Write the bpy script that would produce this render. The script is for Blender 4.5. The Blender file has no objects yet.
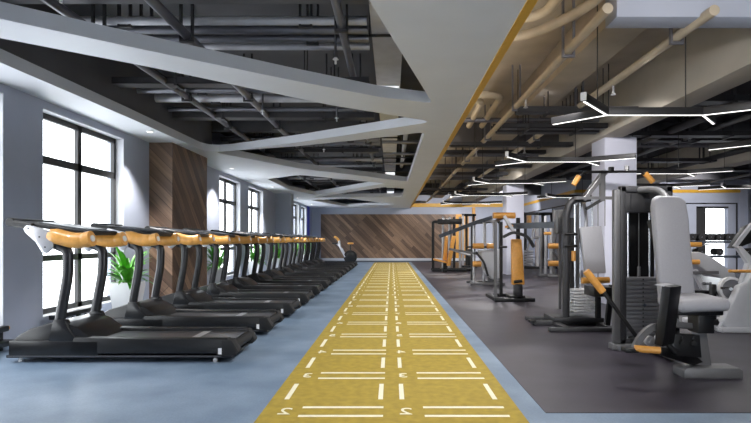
import bpy, bmesh, math, random
from mathutils import Vector, Matrix
random.seed(7)
S = bpy.context.scene
COL = S.collection
PI = math.pi
H, F, CX, CY = 1.2, 541.0, 391.5, 240.0
CEIL = 2.97

# ------------------------------------------------------------------ camera
cd = bpy.data.cameras.new('camera'); cam = bpy.data.objects.new('camera', cd); COL.objects.link(cam)
cam.location = (0, 0, H); cam.rotation_euler = (PI/2, 0, 0)
cd.sensor_width = 36; cd.lens = F/751*36
cd.shift_x = -(CX-375.5)/751; cd.shift_y = (CY-211.5)/751
cd.clip_end = 200
S.camera = cam
# ------------------------------------------------------------------ world, colour
w = bpy.data.worlds.new('world'); S.world = w; w.use_nodes = True
wn = w.node_tree.nodes['Background']; wn.inputs[0].default_value = (0.93, 0.96, 1.0, 1); wn.inputs[1].default_value = 4.2
S.view_settings.view_transform = 'Standard'; S.view_settings.look = 'None'
S.view_settings.exposure = 0.65; S.view_settings.gamma = 1; S.view_settings.use_curve_mapping = False
try:
    S.cycles.use_denoising = True; S.cycles.max_bounces = 8; S.cycles.diffuse_bounces = 6; S.cycles.glossy_bounces = 4
    S.cycles.transparent_max_bounces = 12; S.cycles.sample_clamp_indirect = 6
except Exception: pass

def light(kind, name, loc, target, power, color=(1, 1, 1), **k):
    d = bpy.data.lights.new(name, kind); d.energy = power; d.color = color
    for a, v in k.items(): setattr(d, a, v)
    o = bpy.data.objects.new(name, d); COL.objects.link(o); o.location = loc
    o.rotation_euler = (Vector(target)-Vector(loc)).to_track_quat('-Z', 'Y').to_euler()
    return o
# machine zone spots: pools of light on the floor, plus unseen fill added
for i, (l, t, p, ang) in enumerate([((3.0, 5.25, 3.4), (2.95, 5.15, 0.0), 760, 66), ((2.3, 8.6, 3.4), (2.2, 7.8, 0), 420, 56),
        ((5.6, 8.6, 3.4), (5.0, 7.4, 0), 300, 66), ((2.4, 12.6, 3.4), (2.3, 11.2, 0), 330, 52), ((3.2, 16.6, 3.4), (3.2, 15.0, 0), 330, 56),
        ((6.0, 14.0, 3.4), (5.5, 12.6, 0), 380, 75), ((2.2, 22.5, 3.4), (2.2, 20.5, 0), 260, 60), ((9.4, 13.0, 3.4), (9.6, 16.2, 0.6), 300, 75),
        ((2.9, 6.0, 3.2), (4.25, 10.1, 1.9), 300, 44), ((3.2, 15.2, 3.3), (4.2, 18.7, 2.0), 260, 50), ((2.3, 2.2, 2.9), (3.1, 5.4, 1.0), 120, 50), ((2.3, 2.6, 2.8), (3.9, 8.5, 3.6), 100, 60), ((1.7, 5.6, 3.2), (2.8, 7.6, 0.7), 150, 42),
        ((5.4, 25.0, 3.3), (6.4, 29.9, 1.8), 400, 90), ((10.0, 17.5, 3.3), (10.0, 21.3, 1.8), 500, 100), ((2.8, 26.0, 3.3), (2.8, 29.9, 1.4), 260, 90)]):
    light('SPOT', 'spot_light', l, t, p, (1, 0.97, 0.95), spot_size=math.radians(ang), spot_blend=0.5, shadow_soft_size=0.06)
# added warm fill above the yellow ceiling edge, unseen, shining up at the slab
light('AREA', 'added_warm_fill', (1.2, 11.0, 3.16), (1.9, 11.0, 3.95), 60, (1, 0.9, 0.78), shape='RECTANGLE', size=0.06, size_y=22)
bpy.data.objects['added_warm_fill'].rotation_euler = (0, math.radians(180-35), 0)
# unseen fill spots added under the central ceiling band, no fixtures there
for y in (0, 3, 6, 9, 12, 15, 18, 21, 24, 27):
    light('SPOT', 'spot_light', (0.6, y, CEIL-0.04), (-0.3, y+0.4, 0), 135, (1, 0.985, 0.97), spot_size=math.radians(128), spot_blend=0.7, shadow_soft_size=0.05)
# recessed downlights above the treadmills
DOWN = [(-3.93, 4.4), (-3.93, 8.8), (-3.93, 13.3), (-3.93, 17.9), (-3.93, 22.6), (-3.93, 26.6)]
for x, y in DOWN:
    light('SPOT', 'spot_light', (x, y, CEIL-0.03), (x+0.05, y, 0), 90 if y < 5 else 260, (1, 0.98, 0.96), spot_size=math.radians(95), spot_blend=0.6, shadow_soft_size=0.04)

# ------------------------------------------------------------------ materials
def lin(c): return tuple(((v/255)/12.92 if v/255 <= 0.04045 else (((v/255)+0.055)/1.055)**2.4) for v in c)
M = {}
def mat(name, rgb, rough=0.5, metal=0.0, var=0.08, scale=30.0, bump=0.0, spec=0.5, emis=None, es=0, coat=0):
    m = bpy.data.materials.new(name); m.use_nodes = True; nt = m.node_tree; b = nt.nodes['Principled BSDF']
    c = lin(rgb)
    tc = nt.nodes.new('ShaderNodeTexCoord'); n = nt.nodes.new('ShaderNodeTexNoise'); n.inputs['Scale'].default_value = scale; n.inputs['Detail'].default_value = 4
    nt.links.new(tc.outputs['Object'], n.inputs['Vector'])
    r = nt.nodes.new('ShaderNodeValToRGB'); r.color_ramp.elements[0].position = 0.3; r.color_ramp.elements[1].position = 0.7
    r.color_ramp.elements[0].color = tuple(v*(1-var) for v in c)+(1,); r.color_ramp.elements[1].color = tuple(min(1, v*(1+var)) for v in c)+(1,)
    nt.links.new(n.outputs['Fac'], r.inputs['Fac']); nt.links.new(r.outputs['Color'], b.inputs['Base Color'])
    b.inputs['Roughness'].default_value = rough; b.inputs['Metallic'].default_value = metal
    b.inputs['Specular IOR Level'].default_value = spec
    if coat: b.inputs['Coat Weight'].default_value = coat
    if bump:
        bp = nt.nodes.new('ShaderNodeBump'); bp.inputs['Strength'].default_value = bump; bp.inputs['Distance'].default_value = 0.01
        nt.links.new(n.outputs['Fac'], bp.inputs['Height']); nt.links.new(bp.outputs['Normal'], b.inputs['Normal'])
    if emis:
        b.inputs['Emission Color'].default_value = lin(emis)+(1,); b.inputs['Emission Strength'].default_value = es
    M[name] = m; return m
mat('wall', (166, 172, 188), 0.7, scale=3, var=0.03)
mat('column', (206, 208, 224), 0.6, scale=3, var=0.03)
mat('ceil', (212, 215, 222), 0.55, scale=2, var=0.03)
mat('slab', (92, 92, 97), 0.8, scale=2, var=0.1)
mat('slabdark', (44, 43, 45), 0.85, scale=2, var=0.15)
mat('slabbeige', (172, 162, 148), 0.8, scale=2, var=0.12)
mat('beam', (176, 168, 156), 0.75, scale=2, var=0.06)
mat('yellowtrim', (206, 158, 52), 0.5, scale=8, var=0.05)
mat('pipe', (122, 122, 130), 0.35, 0.6, scale=6)
mat('pipedark', (62, 61, 64), 0.5, 0.3, scale=6)
mat('pipebeige', (182, 170, 150), 0.5, 0.0, scale=6)
mat('duct', (190, 190, 196), 0.35, 0.3, scale=5, var=0.1)
mat('black', (18, 18, 20), 0.42, scale=60, var=0.15)
mat('blackmatte', (20, 20, 22), 0.7, scale=60, var=0.15)
mat('blackframe', (34, 34, 36), 0.5, scale=30)
mat('treadbody', (24, 24, 26), 0.3, scale=80, var=0.12)
mat('post', (36, 36, 39), 0.3, 0.2, scale=20)
mat('belt', (58, 58, 61), 0.3, scale=200, var=0.15, bump=0.02)
mat('silver', (200, 200, 204), 0.3, 0.5, scale=20, var=0.04)
mat('chrome', (210, 212, 216), 0.18, 0.95, scale=20, var=0.03)
mat('white', (232, 232, 234), 0.4, scale=20, var=0.03)
mat('orange', (222, 158, 74), 0.42, scale=25, var=0.08, coat=0.2)
mat('grip', (224, 162, 80), 0.35, scale=25, var=0.08, coat=0.3)
mat('pad', (160, 160, 166), 0.45, scale=90, var=0.04, bump=0.03)
mat('hull', (196, 197, 202), 0.35, 0.1, scale=10, var=0.03)
mat('greyframe', (112, 112, 114), 0.42, 0.35, scale=15, var=0.06)
mat('darkgrey', (52, 52, 55), 0.45, 0.2, scale=15, var=0.08)
mat('slate', (56, 62, 72), 0.4, 0.2, scale=15)
mat('plates', (140, 140, 145), 0.35, 0.4, scale=15, var=0.06)
mat('whiteplate', (240, 240, 242), 0.35, 0.2, scale=15)
mat('turf', (164, 140, 48), 0.75, scale=14, var=0.16, bump=0.1)
mat('mark', (238, 232, 205), 0.6, scale=40, var=0.05)
mat('pot', (236, 236, 238), 0.3, scale=5, var=0.02)
mat('soil', (50, 40, 32), 0.9, scale=40, var=0.4)
mat('stem', (90, 130, 50), 0.6)
mat('bluepaint', (52, 60, 200), 0.5, scale=4)
mat('panelorange', (206, 150, 66), 0.5, scale=3, var=0.06)
mat('winframe', (50, 50, 51), 0.5, scale=20)
mat('reveal', (196, 198, 204), 0.6, scale=4, var=0.02)
mat('baseboard', (196, 200, 208), 0.45, scale=4, var=0.02)
mat('led', (255, 255, 255), 0.4, emis=(255, 252, 248), es=1.5)
mat('glowpatch', (255, 255, 255), 0.4, emis=(248, 250, 255), es=0.6)
mat('lens', (250, 250, 250), 0.3, emis=(255, 250, 244), es=1.0)

# leaves
m = mat('leaf', (84, 160, 46), 0.4, scale=9, var=0.35); 
m.node_tree.nodes['Principled BSDF'].inputs['Subsurface Weight'].default_value = 0.0
# blue vinyl floor: large soft mottling over fine speckle
def floormat(name, c1, c2, rough, s1, s2, bump=0.02, speck=0.08):
    m = bpy.data.materials.new(name); m.use_nodes = True; nt = m.node_tree; b = nt.nodes['Principled BSDF']
    tc = nt.nodes.new('ShaderNodeTexCoord')
    n1 = nt.nodes.new('ShaderNodeTexNoise'); n1.inputs['Scale'].default_value = s1; n1.inputs['Detail'].default_value = 6
    n2 = nt.nodes.new('ShaderNodeTexNoise'); n2.inputs['Scale'].default_value = s2; n2.inputs['Detail'].default_value = 3
    for n in (n1, n2): nt.links.new(tc.outputs['Object'], n.inputs['Vector'])
    r = nt.nodes.new('ShaderNodeValToRGB'); r.color_ramp.elements[0].position = 0.35; r.color_ramp.elements[1].position = 0.68
    r.color_ramp.elements[0].color = lin(c1)+(1,); r.color_ramp.elements[1].color = lin(c2)+(1,)
    nt.links.new(n1.outputs['Fac'], r.inputs['Fac'])
    mr = nt.nodes.new('ShaderNodeMapRange'); mr.inputs[1].default_value = 0.3; mr.inputs[2].default_value = 0.7; mr.inputs[3].default_value = 1-speck; mr.inputs[4].default_value = 1+speck
    nt.links.new(n2.outputs['Fac'], mr.inputs[0])
    v = nt.nodes.new('ShaderNodeVectorMath'); v.operation = 'SCALE'
    nt.links.new(r.outputs['Color'], v.inputs[0]); nt.links.new(mr.outputs[0], v.inputs['Scale'])
    nt.links.new(v.outputs[0], b.inputs['Base Color']); b.inputs['Roughness'].default_value = rough
    bp = nt.nodes.new('ShaderNodeBump'); bp.inputs['Strength'].default_value = bump; nt.links.new(n2.outputs['Fac'], bp.inputs['Height']); nt.links.new(bp.outputs['Normal'], b.inputs['Normal'])
    M[name] = m
floormat('bluefloor', (106, 126, 148), (136, 154, 175), 0.42, 1.6, 60)
floormat('rubber', (48, 44, 53), (62, 57, 68), 0.42, 2.2, 90, 0.03, 0.14)
# diagonal wooden planks; axes picks the two object axes of the face
def woodmat(name, axis, sgn=1):
    m = bpy.data.materials.new(name); m.use_nodes = True; nt = m.node_tree; b = nt.nodes['Principled BSDF']; L = nt.links.new
    tc = nt.nodes.new('ShaderNodeTexCoord'); sp = nt.nodes.new('ShaderNodeSeparateXYZ'); L(tc.outputs['Object'], sp.inputs[0])
    def math_(op, a, bb):
        n = nt.nodes.new('ShaderNodeMath'); n.operation = op
        for i, v in enumerate((a, bb)):
            if isinstance(v, (int, float)): n.inputs[i].default_value = v
            else: L(v, n.inputs[i])
        return n.outputs[0]
    h = sp.outputs[axis]; z = sp.outputs[2]
    hs = math_('MULTIPLY', h, sgn*0.7071); zs = math_('MULTIPLY', z, 0.7071)
    u = math_('SUBTRACT', hs, zs); v = math_('ADD', hs, zs)
    cb = nt.nodes.new('ShaderNodeCombineXYZ'); L(u, cb.inputs[0]); L(v, cb.inputs[1])
    br = nt.nodes.new('ShaderNodeTexBrick'); L(cb.outputs[0], br.inputs['Vector'])
    br.inputs['Scale'].default_value = 1; br.inputs['Brick Width'].default_value = 2.3; br.inputs['Row Height'].default_value = 0.17; br.inputs['Mortar Size'].default_value = 0.004
    br.inputs['Color1'].default_value = lin((88, 68, 55))+(1,); br.inputs['Color2'].default_value = lin((146, 118, 96))+(1,); br.inputs['Mortar'].default_value = lin((50, 38, 30))+(1,)
    br.offset = 0.37; br.offset_frequency = 3; br.squash_frequency = 2; br.squash = 0.8
    cb2 = nt.nodes.new('ShaderNodeCombineXYZ'); L(math_('MULTIPLY', u, 1.2), cb2.inputs[0]); L(math_('MULTIPLY', v, 22), cb2.inputs[1])
    n = nt.nodes.new('ShaderNodeTexNoise'); n.inputs['Scale'].default_value = 1.0; n.inputs['Detail'].default_value = 6; L(cb2.outputs[0], n.inputs['Vector'])
    mr = nt.nodes.new('ShaderNodeMapRange'); mr.inputs[1].default_value = 0.3; mr.inputs[2].default_value = 0.7; mr.inputs[3].default_value = 0.7; mr.inputs[4].default_value = 1.25; L(n.outputs['Fac'], mr.inputs[0])
    vm = nt.nodes.new('ShaderNodeVectorMath'); vm.operation = 'SCALE'; L(br.outputs['Color'], vm.inputs[0]); L(mr.outputs[0], vm.inputs['Scale'])
    L(vm.outputs[0], b.inputs['Base Color']); b.inputs['Roughness'].default_value = 0.5
    M[name] = m
woodmat('wood_x', 0); woodmat('wood_y', 1)
def glassmat():
    m = bpy.data.materials.new('glass'); m.use_nodes = True; nt = m.node_tree; nt.nodes.clear()
    o = nt.nodes.new('ShaderNodeOutputMaterial'); t = nt.nodes.new('ShaderNodeBsdfTransparent'); t.inputs[0].default_value = (0.97, 0.98, 0.98, 1)
    g = nt.nodes.new('ShaderNodeBsdfGlossy'); g.inputs['Roughness'].default_value = 0.02
    lw = nt.nodes.new('ShaderNodeLayerWeight'); lw.inputs[0].default_value = 0.5
    pw = nt.nodes.new('ShaderNodeMath'); pw.operation = 'POWER'; pw.inputs[1].default_value = 5; nt.links.new(lw.outputs['Facing'], pw.inputs[0])
    f = nt.nodes.new('ShaderNodeMath'); f.operation = 'MULTIPLY_ADD'; f.inputs[1].default_value = 0.5; f.inputs[2].default_value = 0.03; nt.links.new(pw.outputs[0], f.inputs[0])
    x = nt.nodes.new('ShaderNodeMixShader'); nt.links.new(f.outputs[0], x.inputs[0]); nt.links.new(t.outputs[0], x.inputs[1]); nt.links.new(g.outputs[0], x.inputs[2]); nt.links.new(x.outputs[0], o.inputs[0])
    M['glass'] = m
glassmat()
mat('mirror', (200, 204, 212), 0.06, 1.0, var=0.01)

# ------------------------------------------------------------------ mesh helpers
def at(px, py, Y): return Vector(((px-CX)*Y/F, Y, H+(CY-py)*Y/F))
def fillet(pts, r, n=6, closed=False):
    pts = [Vector(p) for p in pts]; out = []
    N = len(pts)
    for i, p in enumerate(pts):
        if not closed and (i == 0 or i == N-1): out.append(p); continue
        a = pts[i-1]; b = pts[(i+1) % N]; da = a-p; db = b-p
        rr = r[i] if isinstance(r, (list, tuple)) else r
        k = min(rr, da.length*0.48, db.length*0.48)
        if k < 1e-4: out.append(p); continue
        p0 = p+da.normalized()*k; p1 = p+db.normalized()*k
        for j in range(n+1):
            t = j/n; out.append(p0*(1-t)**2+p*2*t*(1-t)+p1*t*t)
    return out
class G:
    def __init__(s, origin=(0, 0, 0)): s.bm = bmesh.new(); s.o = Vector(origin)
    def _add(s, t):
        me = bpy.data.meshes.new('tmp'); t.to_mesh(me); t.free(); s.bm.from_mesh(me); bpy.data.meshes.remove(me); return s
    def box(s, c, d, rot=None, bev=0.0, seg=2, taper=1.0):
        t = bmesh.new(); bmesh.ops.create_cube(t, size=1)
        for v in t.verts:
            k = taper if v.co.z > 0 else 1
            v.co = Vector((v.co.x*d[0]*k, v.co.y*d[1]*k, v.co.z*d[2]))
        if bev: bmesh.ops.bevel(t, geom=t.edges[:], offset=min(bev, min(d)*0.49), segments=seg, affect='EDGES', profile=0.5)
        mt = Matrix.Translation(Vector(c))
        if rot is not None: mt = mt @ (rot if isinstance(rot, Matrix) else Matrix.Rotation(rot[0], 4, 'X') @ Matrix.Rotation(rot[1], 4, 'Y') @ Matrix.Rotation(rot[2], 4, 'Z'))
        t.transform(mt); return s._add(t)
    def b2(s, a, b, bev=0.0, seg=2):
        a = Vector(a); b = Vector(b); return s.box((a+b)/2, [abs(b[i]-a[i]) for i in range(3)], None, bev, seg)
    def cyl(s, a, b, r, r2=None, n=16):
        a = Vector(a); b = Vector(b); t = bmesh.new(); d = b-a
        bmesh.ops.create_cone(t, cap_ends=True, segments=n, radius1=r, radius2=r if r2 is None else r2, depth=d.length)
        t.transform(Matrix.Translation((a+b)/2) @ d.to_track_quat('Z', 'Y').to_matrix().to_4x4()); return s._add(t)
    def tube(s, pts, r, fil=0.0, n=10, rx=None, radii=None, square=False, up=None):
        pts = fillet(pts, fil) if fil else [Vector(p) for p in pts]
        t = bmesh.new(); rings = []; prev = None
        rx = rx or r
        if square: n = 4
        for i, p in enumerate(pts):
            d = (pts[min(i+1, len(pts)-1)]-pts[max(i-1, 0)]).normalized()
            if prev is None:
                u = Vector(up) if up else (Vector((0, 1, 0)) if abs(d.y) < 0.9 else Vector((1, 0, 0)))
                u = (u-d*u.dot(d)).normalized()
            else: u = (prev-d*prev.dot(d)).normalized()
            prev = u; v = d.cross(u)
            k = radii[min(i, len(radii)-1)] if radii else 1
            ring = []
            for j in range(n):
                a = 2*PI*j/n+(PI/4 if square else 0); q = 1.414 if square else 1
                ring.append(t.verts.new(p+(u*math.cos(a)*rx+v*math.sin(a)*r)*q*k))
            rings.append(ring)
        for i in range(len(rings)-1):
            for j in range(n): t.faces.new((rings[i][j], rings[i][(j+1) % n], rings[i+1][(j+1) % n], rings[i+1][j]))
        t.faces.new(rings[0][::-1]); t.faces.new(rings[-1])
        bmesh.ops.recalc_face_normals(t, faces=t.faces[:]); return s._add(t)
    def prism(s, pts, ext, bev=0.0, seg=2):
        t = bmesh.new(); vs = [t.verts.new(Vector(p)) for p in pts]; f = t.faces.new(vs)
        r = bmesh.ops.extrude_face_region(t, geom=[f]); bmesh.ops.translate(t, vec=Vector(ext), verts=[e for e in r['geom'] if isinstance(e, bmesh.types.BMVert)])
        bmesh.ops.recalc_face_normals(t, faces=t.faces[:])
        if bev: bmesh.ops.bevel(t, geom=t.edges[:], offset=bev, segments=seg, affect='EDGES', profile=0.5)
        return s._add(t)
    def ball(s, c, r, sc=(1, 1, 1), n=16):
        t = bmesh.new(); bmesh.ops.create_uvsphere(t, u_segments=n, v_segments=n//2+2, radius=r)
        t.transform(Matrix.Translation(Vector(c)) @ Matrix.Diagonal((*sc, 1))); return s._add(t)
    def build(s, name, m, parent=None, label=None, sharp=35):
        bmesh.ops.translate(s.bm, vec=-s.o, verts=s.bm.verts[:])
        me = bpy.data.meshes.new(name); s.bm.to_mesh(me); s.bm.free()
        for p in me.polygons: p.use_smooth = True
        me.set_sharp_from_angle(angle=math.radians(sharp))
        me.materials.append(M[m]); o = bpy.data.objects.new(name, me); COL.objects.link(o)
        if parent: o.parent = parent
        elif s.o.length: o.location = s.o
        if label: o['label'] = label
        return o
def tag(o, label, cat, group=None, kind=None):
    if kind: o['kind'] = kind
    if label: o['label'] = label
    if cat: o['category'] = cat
    if group: o['group'] = group
    return o
def thing(name, loc, label, cat, group=None, rz=0):
    o = bpy.data.objects.new(name, None); COL.objects.link(o); o.empty_display_size = 0.2
    o.location = loc; o.rotation_euler = (0, 0, rz); return tag(o, label, cat, group)
def struct(o): o['kind'] = 'structure'; return o
def copy_tree(o, parent=None):
    c = o.copy(); COL.objects.link(c)
    if parent: c.parent = parent
    for ch in [x for x in CH.get(o.name, [])]: copy_tree(ch, c)
    return c
CH = {}
def index(root):
    CH.clear()
    for o in bpy.data.objects:
        if o.parent: CH.setdefault(o.parent.name, []).append(o)
ORD = ['first', 'second', 'third', 'fourth', 'fifth', 'sixth', 'seventh', 'eighth', 'ninth', 'tenth', 'eleventh', 'twelfth', 'thirteenth', 'fourteenth', 'fifteenth']

# ================================================================== SETTING
XL, YB, XR, YR = -4.4, 29.9, 14.6, -3.0      # left wall, back wall, right wall, added unseen glazing behind the camera
XS, YS = 7.25, 21.3                          # the far right part of the hall ends earlier
SL = 3.95                                    # slab
g = G(); g.b2((-4.9, YR-0.3, -0.2), (XR+0.3, YB+0.3, 0)); struct(g.build('floor', 'bluefloor'))
g = G(); g.b2((1.07, 3.75, 0), (XR, YB, 0.004)); struct(g.build('rubber_floor', 'rubber'))
# left wall with window openings
WINS = [(3.9, 6.14), (6.83, 8.9), (13.83, 15.75), (16.65, 18.55), (23.9, 25.75), (26.35, 27.95)]
ZT, ZB = 2.87, 0.22
g = G(); y = YR
for a, b in WINS+[(YB+0.3, 0)]:
    g.b2((XL-0.28, y, 0), (XL, a, SL)); 
    if b: g.b2((XL-0.28, a, 0), (XL, b, ZB)); g.b2((XL-0.28, a, ZT), (XL, b, SL)); y = b
struct(g.build('wall_left', 'wall'))
for i, (a, b) in enumerate(WINS):
    x0 = XL-0.13; r = G((x0, a, ZB)); f = 0.055
    r.b2((x0-f, a, ZB), (x0, a+0.07, ZT)); r.b2((x0-f, b-0.07, ZB), (x0, b, ZT)); r.b2((x0-f, a, ZB), (x0, b, ZB+0.08)); r.b2((x0-f, a, ZT-0.09), (x0, b, ZT))
    c = (a+b)/2; r.b2((x0-f, c-0.05, ZB), (x0, c+0.05, ZT)); r.b2((x0-f, a, 2.2), (x0, b, 2.3)); r.b2((x0-f, a, 0.92), (x0, b, 1.0))
    wo = struct(r.build('window_%d' % (i+1), 'winframe'))
    for k, (p, q) in enumerate(((a+0.06, c-0.04), (c+0.04, b-0.06))):
        q_ = G((x0, a, ZB)); q_.b2((x0-0.032, p, ZB+0.07), (x0-0.024, q, ZT-0.08)); q_.build('pane', 'glass', wo)
    rv = G(); rv.b2((XL-0.13, b-0.012, ZB), (XL-0.002, b+0.0, ZT)); rv.b2((XL-0.13, a, ZT-0.012), (XL-0.002, b, ZT)); rv.b2((XL-0.13, a, ZB), (XL-0.002, b, ZB+0.012))
    struct(rv.build('trim_%d' % (i+1), 'reveal'))
# back wall, wood cladding, baseboards
g = G(); g.b2((XL-0.28, YB, 0), (XS+0.2, YB+0.28, SL)); struct(g.build('wall_back', 'wall'))
g = G((-3.9, YB-0.05, 0)); g.b2((-3.9, YB-0.05, 0.18), (3.95, YB, 2.62)); struct(g.build('wall_cladding_back', 'wood_x'))
g = G(); g.b2((XL, YB-0.07, 0.06), (XS, YB, 0.2)); struct(g.build('baseboard_back', 'baseboard'))
g = G(); g.b2((XL, YB-0.09, 0), (XS, YB, 0.06)); struct(g.build('trim_7', 'slate'))
g = G(); g.b2((3.55, YB-0.08, 0.2), (4.25, YB, 2.62)); g.b2((4.45, YB-0.08, 0.2), (4.62, YB, 3.0)); struct(g.build('trim_8', 'panelorange'))
g = G(); g.b2((XL, 28.25, 0.2), (XL+0.012, 29.0, CEIL)); struct(g.build('trim_9', 'bluepaint'))
# clad column and small pilaster
g = G((XL, 9.82, 0)); g.b2((XL, 9.82, 0), (-3.98, 9.86, CEIL)); struct(g.build('wall_cladding_column_front', 'wood_x'))
g = G((XL, 9.86, 0)); g.b2((XL, 9.86, 0), (-3.98, 11.67, CEIL)); struct(g.build('wall_cladding_column', 'wood_y'))
g = G(); g.b2((XL, 20.5, 0), (-3.82, 21.1, CEIL)); struct(g.build('wall_pilaster', 'wall'))
# right part: side wall, back wall of the bay, right wall
g = G(); g.b2((XS, YS, 0), (XS+0.2, YB, SL)); struct(g.build('wall_side_bay', 'wall'))
def opening(g, y0, y1, holes, x0, x1, z1):
    x = x0
    for a, b, za, zb in holes:
        g.b2((x, y0, 0), (a, y1, z1)); g.b2((a, y0, 0), (b, y1, za)); g.b2((a, y0, zb), (b, y1, z1)); x = b
    g.b2((x, y0, 0), (x1, y1, z1))
g = G(); opening(g, YS, YS+0.25, [(12.25, 13.25, 0.1, 2.45)], XS+0.2, XR, SL); struct(g.build('wall_right_back', 'wall'))
g = G((12.25, YS, 0.1)); g.b2((12.0, YS-0.03, 0.1), (12.25, YS+0.1, 2.5)); g.b2((12.0, YS-0.03, 2.45), (13.25, YS+0.1, 2.52)); g.b2((12.25, YS+0.05, 0.1), (12.4, YS+0.1, 2.45)); wo = struct(g.build('window_7', 'winframe'))
q_ = G((12.25, YS, 0.1)); q_.b2((12.35, YS+0.07, 0.1), (13.25, YS+0.078, 2.45)); q_.build('pane', 'glass', wo)
g = G(); g.b2((11.6, YS-0.04, 2.62), (13.6, YS, 2.66)); g.b2((13.56, YS-0.04, 0), (13.6, YS, 2.62)); struct(g.build('trim_10', 'blackframe'))
g = G(); g.b2((13.7, YS-0.5, 0), (14.1, YS, 3.3)); struct(g.build('wall_pilaster_bay', 'wall'))
g = G(); g.b2((XR, YR, 0), (XR+0.25, YS+0.25, SL)); struct(g.build('wall_right', 'wall'))
# gym mirror frame on the bay side wall
g = G((XS, 22, 0)); g.b2((XS-0.03, 21.8, 2.62), (XS, 29.0, 2.67)); g.b2((XS-0.03, 28.95, 0.3), (XS, 29.0, 2.62)); g.b2((XS-0.03, 24.3, 0.3), (XS, 24.36, 2.62)); mo = g.build('wall_mirror', 'blackframe')
tag(mo, 'long mirror with thin black frame on the side wall beyond the machines', 'mirror')
q_ = G((XS, 22, 0)); q_.b2((XS-0.015, 24.36, 0.3), (XS-0.005, 28.95, 2.62)); q_.build('mirror_glass', 'mirror', mo)
# unseen mullioned glazing behind the camera, added to let fill daylight in
g = G(); x = -4.4
for k in range(9):
    g.b2((x-0.05, YR-0.1, 0), (x+0.05, YR, 3.2)); x += 19/8
g.b2((-4.4, YR-0.1, 2.5), (XR, YR, 2.6)); g.b2((-4.4, YR-0.1, 0), (XR, YR, 0.1)); wf = struct(g.build('window_8', 'winframe'))
g = G(); g.b2((-4.68, YR-0.2, 2.6), (XR+0.25, YR, SL)); g.b2((-4.68, YR-0.2, 0), (-1.0, YR, 2.6)); g.b2((3.5, YR-0.2, 0), (XR+0.25, YR, 2.6)); g.b2((-1.0, YR-0.2, 2.2), (3.5, YR, 2.6)); struct(g.build('wall_front', 'wall'))  # unseen wall, narrows the added opening to dim its daylight
q_ = G(); q_.b2((-1.0, YR-0.06, 0.1), (3.5, YR-0.05, 2.5)); q_.build('pane', 'glass', wf)
# round-off: columns
for i, (y0, lab) in enumerate([(10.1, 'near'), (18.7, 'far')]):
    g = G(); g.b2((3.98, y0, 0), (4.58, y0+0.66, 3.12), 0.01); struct(g.build('wall_column_%s' % lab, 'column'))
# slabs: grey over the left, beige by the yellow edge, near black over the right
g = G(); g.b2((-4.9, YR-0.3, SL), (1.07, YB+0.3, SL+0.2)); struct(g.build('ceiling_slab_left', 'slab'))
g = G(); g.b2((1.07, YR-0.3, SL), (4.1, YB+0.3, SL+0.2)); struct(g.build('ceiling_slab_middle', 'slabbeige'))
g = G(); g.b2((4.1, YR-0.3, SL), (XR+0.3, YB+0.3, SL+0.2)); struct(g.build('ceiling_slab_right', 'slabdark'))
# dropped ceiling with voids
def drop(outer, holes, z, t, name, m):
    cu = bpy.data.curves.new(name, 'CURVE'); cu.dimensions = '2D'; cu.fill_mode = 'BOTH'; cu.extrude = t/2
    for pts in [outer]+holes:
        sp = cu.splines.new('POLY'); sp.points.add(len(pts)-1); sp.use_cyclic_u = True
        for p, q in zip(sp.points, pts): p.co = (q[0], q[1], 0, 1)
    o = bpy.data.objects.new('tmpc', cu); COL.objects.link(o); bpy.context.view_layer.update()
    me = bpy.data.meshes.new_from_object(o.evaluated_get(bpy.context.evaluated_depsgraph_get())); bpy.data.objects.remove(o)
    me.materials.clear(); me.materials.append(M[m]); r = bpy.data.objects.new(name, me); COL.objects.link(r); r.location = (0, 0, z+t/2); return struct(r)
def rnd(pts, r): return [(p.x, p.y) for p in fillet([(a, b, 0) for a, b in pts], r, 8, True)]
VA = rnd([(-3.95, 3.9), (-3.13, 4.33), (-2.26, 5.07), (-1.12, 5.98), (-0.142, 6.70), (0.53, 7.0), (0.38, 6.35), (-0.166, 3.99), (-0.75, 1.4), (-3.95, 1.2)], [.1, .05, .1, .1, .1, .14, .1, .1, .4, .4])
VB = rnd([(-3.92, 4.5), (-3.43, 4.74), (-2.47, 5.54), (-0.81, 7.09), (0.62, 8.1), (-0.19, 8.7), (-1.65, 9.77), (-3.72, 11.1), (-3.8, 7.85), (-3.9, 5.4)], [.1, .1, .1, .1, .22, .1, .1, .7, .1, .1])
VC = rnd([(-3.6, 10.9), (-1.75, 10.2), (-0.2, 9.35), (0.55, 8.85), (0.49, 16.4), (-1.6, 14.1), (-2.28, 13.4)], [.25, .1, .1, .25, .3, .1, .1])
VD = rnd([(-3.6, 15.7), (-2.49, 14.7), (-0.2, 16.9), (-3.0, 21.2), (-3.6, 19.0)], [.1, .3, .15, .3, .3])
VE = rnd([(-3.27, 22.5), (-0.25, 18.1), (0.46, 18.6), (0.46, 22.0)], [.1, .2, .1, .2])
VF = rnd([(-3.6, 23.9), (-1.8, 23.1), (0.2, 27.0), (-2.4, 28.6)], [.2, .3, .15, .3])
drop([(XL, YR), (1.07, YR), (1.07, YB), (XL, YB)], [VA, VB, VC, VD, VE, VF], CEIL, 0.14, 'ceiling', 'ceil')
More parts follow.
